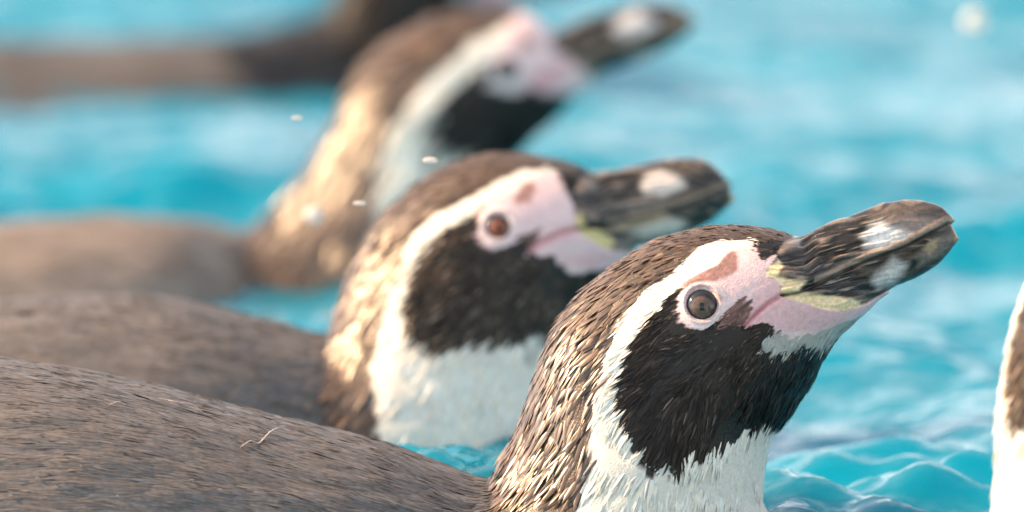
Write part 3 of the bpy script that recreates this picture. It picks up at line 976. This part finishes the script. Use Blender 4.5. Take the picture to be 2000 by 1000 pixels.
flipper(p1, 0.12, 0.17, 0.0, 0.100)
flipper(p2, 0.10, 0.17, -0.004, 0.104)
flipper(p3, 0.10, 0.13, -0.004, 0.098)
flipper(p4, 0.06, 0.15, -0.004, 0.098)

# ------------------------------------------------------------------ loose down and drops
def surf(bird_label, u, v):
    pxs, Ps, Ns = NEAR[bird_label]
    i = int(np.argmin((pxs[:, 0] - u) ** 2 + (pxs[:, 1] - v) ** 2))
    return Ps[i], Ns[i]


L1 = p1['label']


def loose_feather(pts, w, label):
    """a limp wet feather lying on the front bird's back: a thin tapered curl"""
    ctr = []
    for k_, (u, v, lift) in enumerate(pts):
        p, nn = surf(L1, u, v)
        ctr.append(p + nn * (0.0012 + lift))
    C, _ = catmull(np.array(ctr), [10] * (len(ctr) - 1))
    nC, nR = len(C), 8
    base = C[0].copy()
    V = []
    tan = np.gradient(C, axis=0)
    for i in range(nC):
        t = i / (nC - 1)
        r = w * (0.25 + 0.75 * math.sin(math.pi * min(1, 0.08 + t * 0.95))) * (1 + 0.3 * math.sin(i * 1.9))
        tg = tan[i] / np.linalg.norm(tan[i])
        a = np.cross(tg, [0, 1, 0.2]); a /= np.linalg.norm(a)
        b_ = np.cross(tg, a)
        for j in range(nR):
            an = 2 * math.pi * j / nR
            V.append(C[i] - base + r * (a * math.cos(an) * 0.45 + b_ * math.sin(an)))
    V = np.array(V)
    q = [(i * nR + j, i * nR + (j + 1) % nR, (i + 1) * nR + (j + 1) % nR, (i + 1) * nR + j) for i in range(nC - 1) for j in range(nR)]
    me = mesh_from('loose_feather', V, np.array(q), None, np.tile([0.27, 0.235, 0.21], (len(V), 1)), M_FEATHER)
    o = new_obj('loose_feather', me, None, label, 'feather', "loose feathers on the sharply focused penguin's back")
    o.location = base


loose_feather([(462, 882, 0), (490, 876, .001), (512, 872, .0), (528, 860, .001), (545, 850, .0015), (562, 853, 0)], 0.0006,
              'pale limp loose feather kinked in the middle on the back of the sharply focused penguin')
loose_feather([(290, 778, 0), (320, 786, .0005), (345, 793, .0008), (375, 800, .001), (402, 808, 0)], 0.0004,
              'thin straight loose feather strand near the ridge of the sharply focused penguin\'s back')
loose_feather([(212, 800, 0), (224, 796, .001), (240, 803, 0)], 0.0005,
              'tiny curled loose feather on the back of the sharply focused penguin')


def drop_mesh(rx, ry, rz):
    nA, nB = 10, 14
    V, q = [], []
    for i in range(nA + 1):
        th = math.pi * i / nA
        for j in range(nB):
            ph = 2 * math.pi * j / nB
            V.append((rx * -math.cos(th), ry * math.sin(th) * math.cos(ph), rz * math.sin(th) * math.sin(ph) * (1 - 0.15 * math.cos(th))))
    for i in range(nA):
        for j in range(nB):
            q.append((i * nB + j, i * nB + (j + 1) % nB, (i + 1) * nB + (j + 1) % nB, (i + 1) * nB + j))
    return mesh_from('water_droplet', np.array(V), np.array(q), mat=M_DROP)


FLY = [(840, 313, 0.10, 2.7, 1.1, 'flying water drop stretched sideways against a black cheek'),
       (702, 397, 0.10, 2.4, 0.8, 'flying water drop stretched sideways before a blurred sunlit brown neck'),
       (580, 230, 0.12, 2.2, 0.7, 'flying water drop over open blue water beside a blurred neck'),
       (612, 420, 0.42, 3.7, 3.6, 'round pale drop standing in for a sun glint at the base of a blurred neck'),  # added blob in place of a sun glint on the neck feathers
       (1903, 42, 0.95, 5.5, 5.5, 'round pale drop standing in for a blurred sparkle on far water')]  # added blob in place of an out-of-focus sparkle on the water
for u, v, Y, rx, rz, lab in FLY:
    o = new_obj('water_droplet', drop_mesh(rx / 1000, rz / 1000, rz / 1000), None, lab, 'water drop', 'flying water drops')
    o.location = unproject([(u, v)], Y)[0]
BEAD = [(72, 936), (14, 967), (100, 955), (222, 971), (437, 961), (162, 917), (80, 855), (380, 942), (1336, 516), (1322, 512), (1240, 556), (1346, 557)]
bm_ = drop_mesh(0.0006, 0.0006, 0.0005)
bm_.materials[0] = M_BEAD
for u, v in BEAD:
    p, nn = surf(L1, u, v)
    crown = u > 1000
    o = new_obj('water_bead', bm_, None, ('tiny water bead on the brown crown edge of the sharply focused penguin' if crown else
                                          'tiny clear water bead clinging to the grey back of the sharply focused penguin'), 'water drop',
                'water beads on the crown' if crown else 'water beads on the back')
    o.location = p + nn * 0.0012
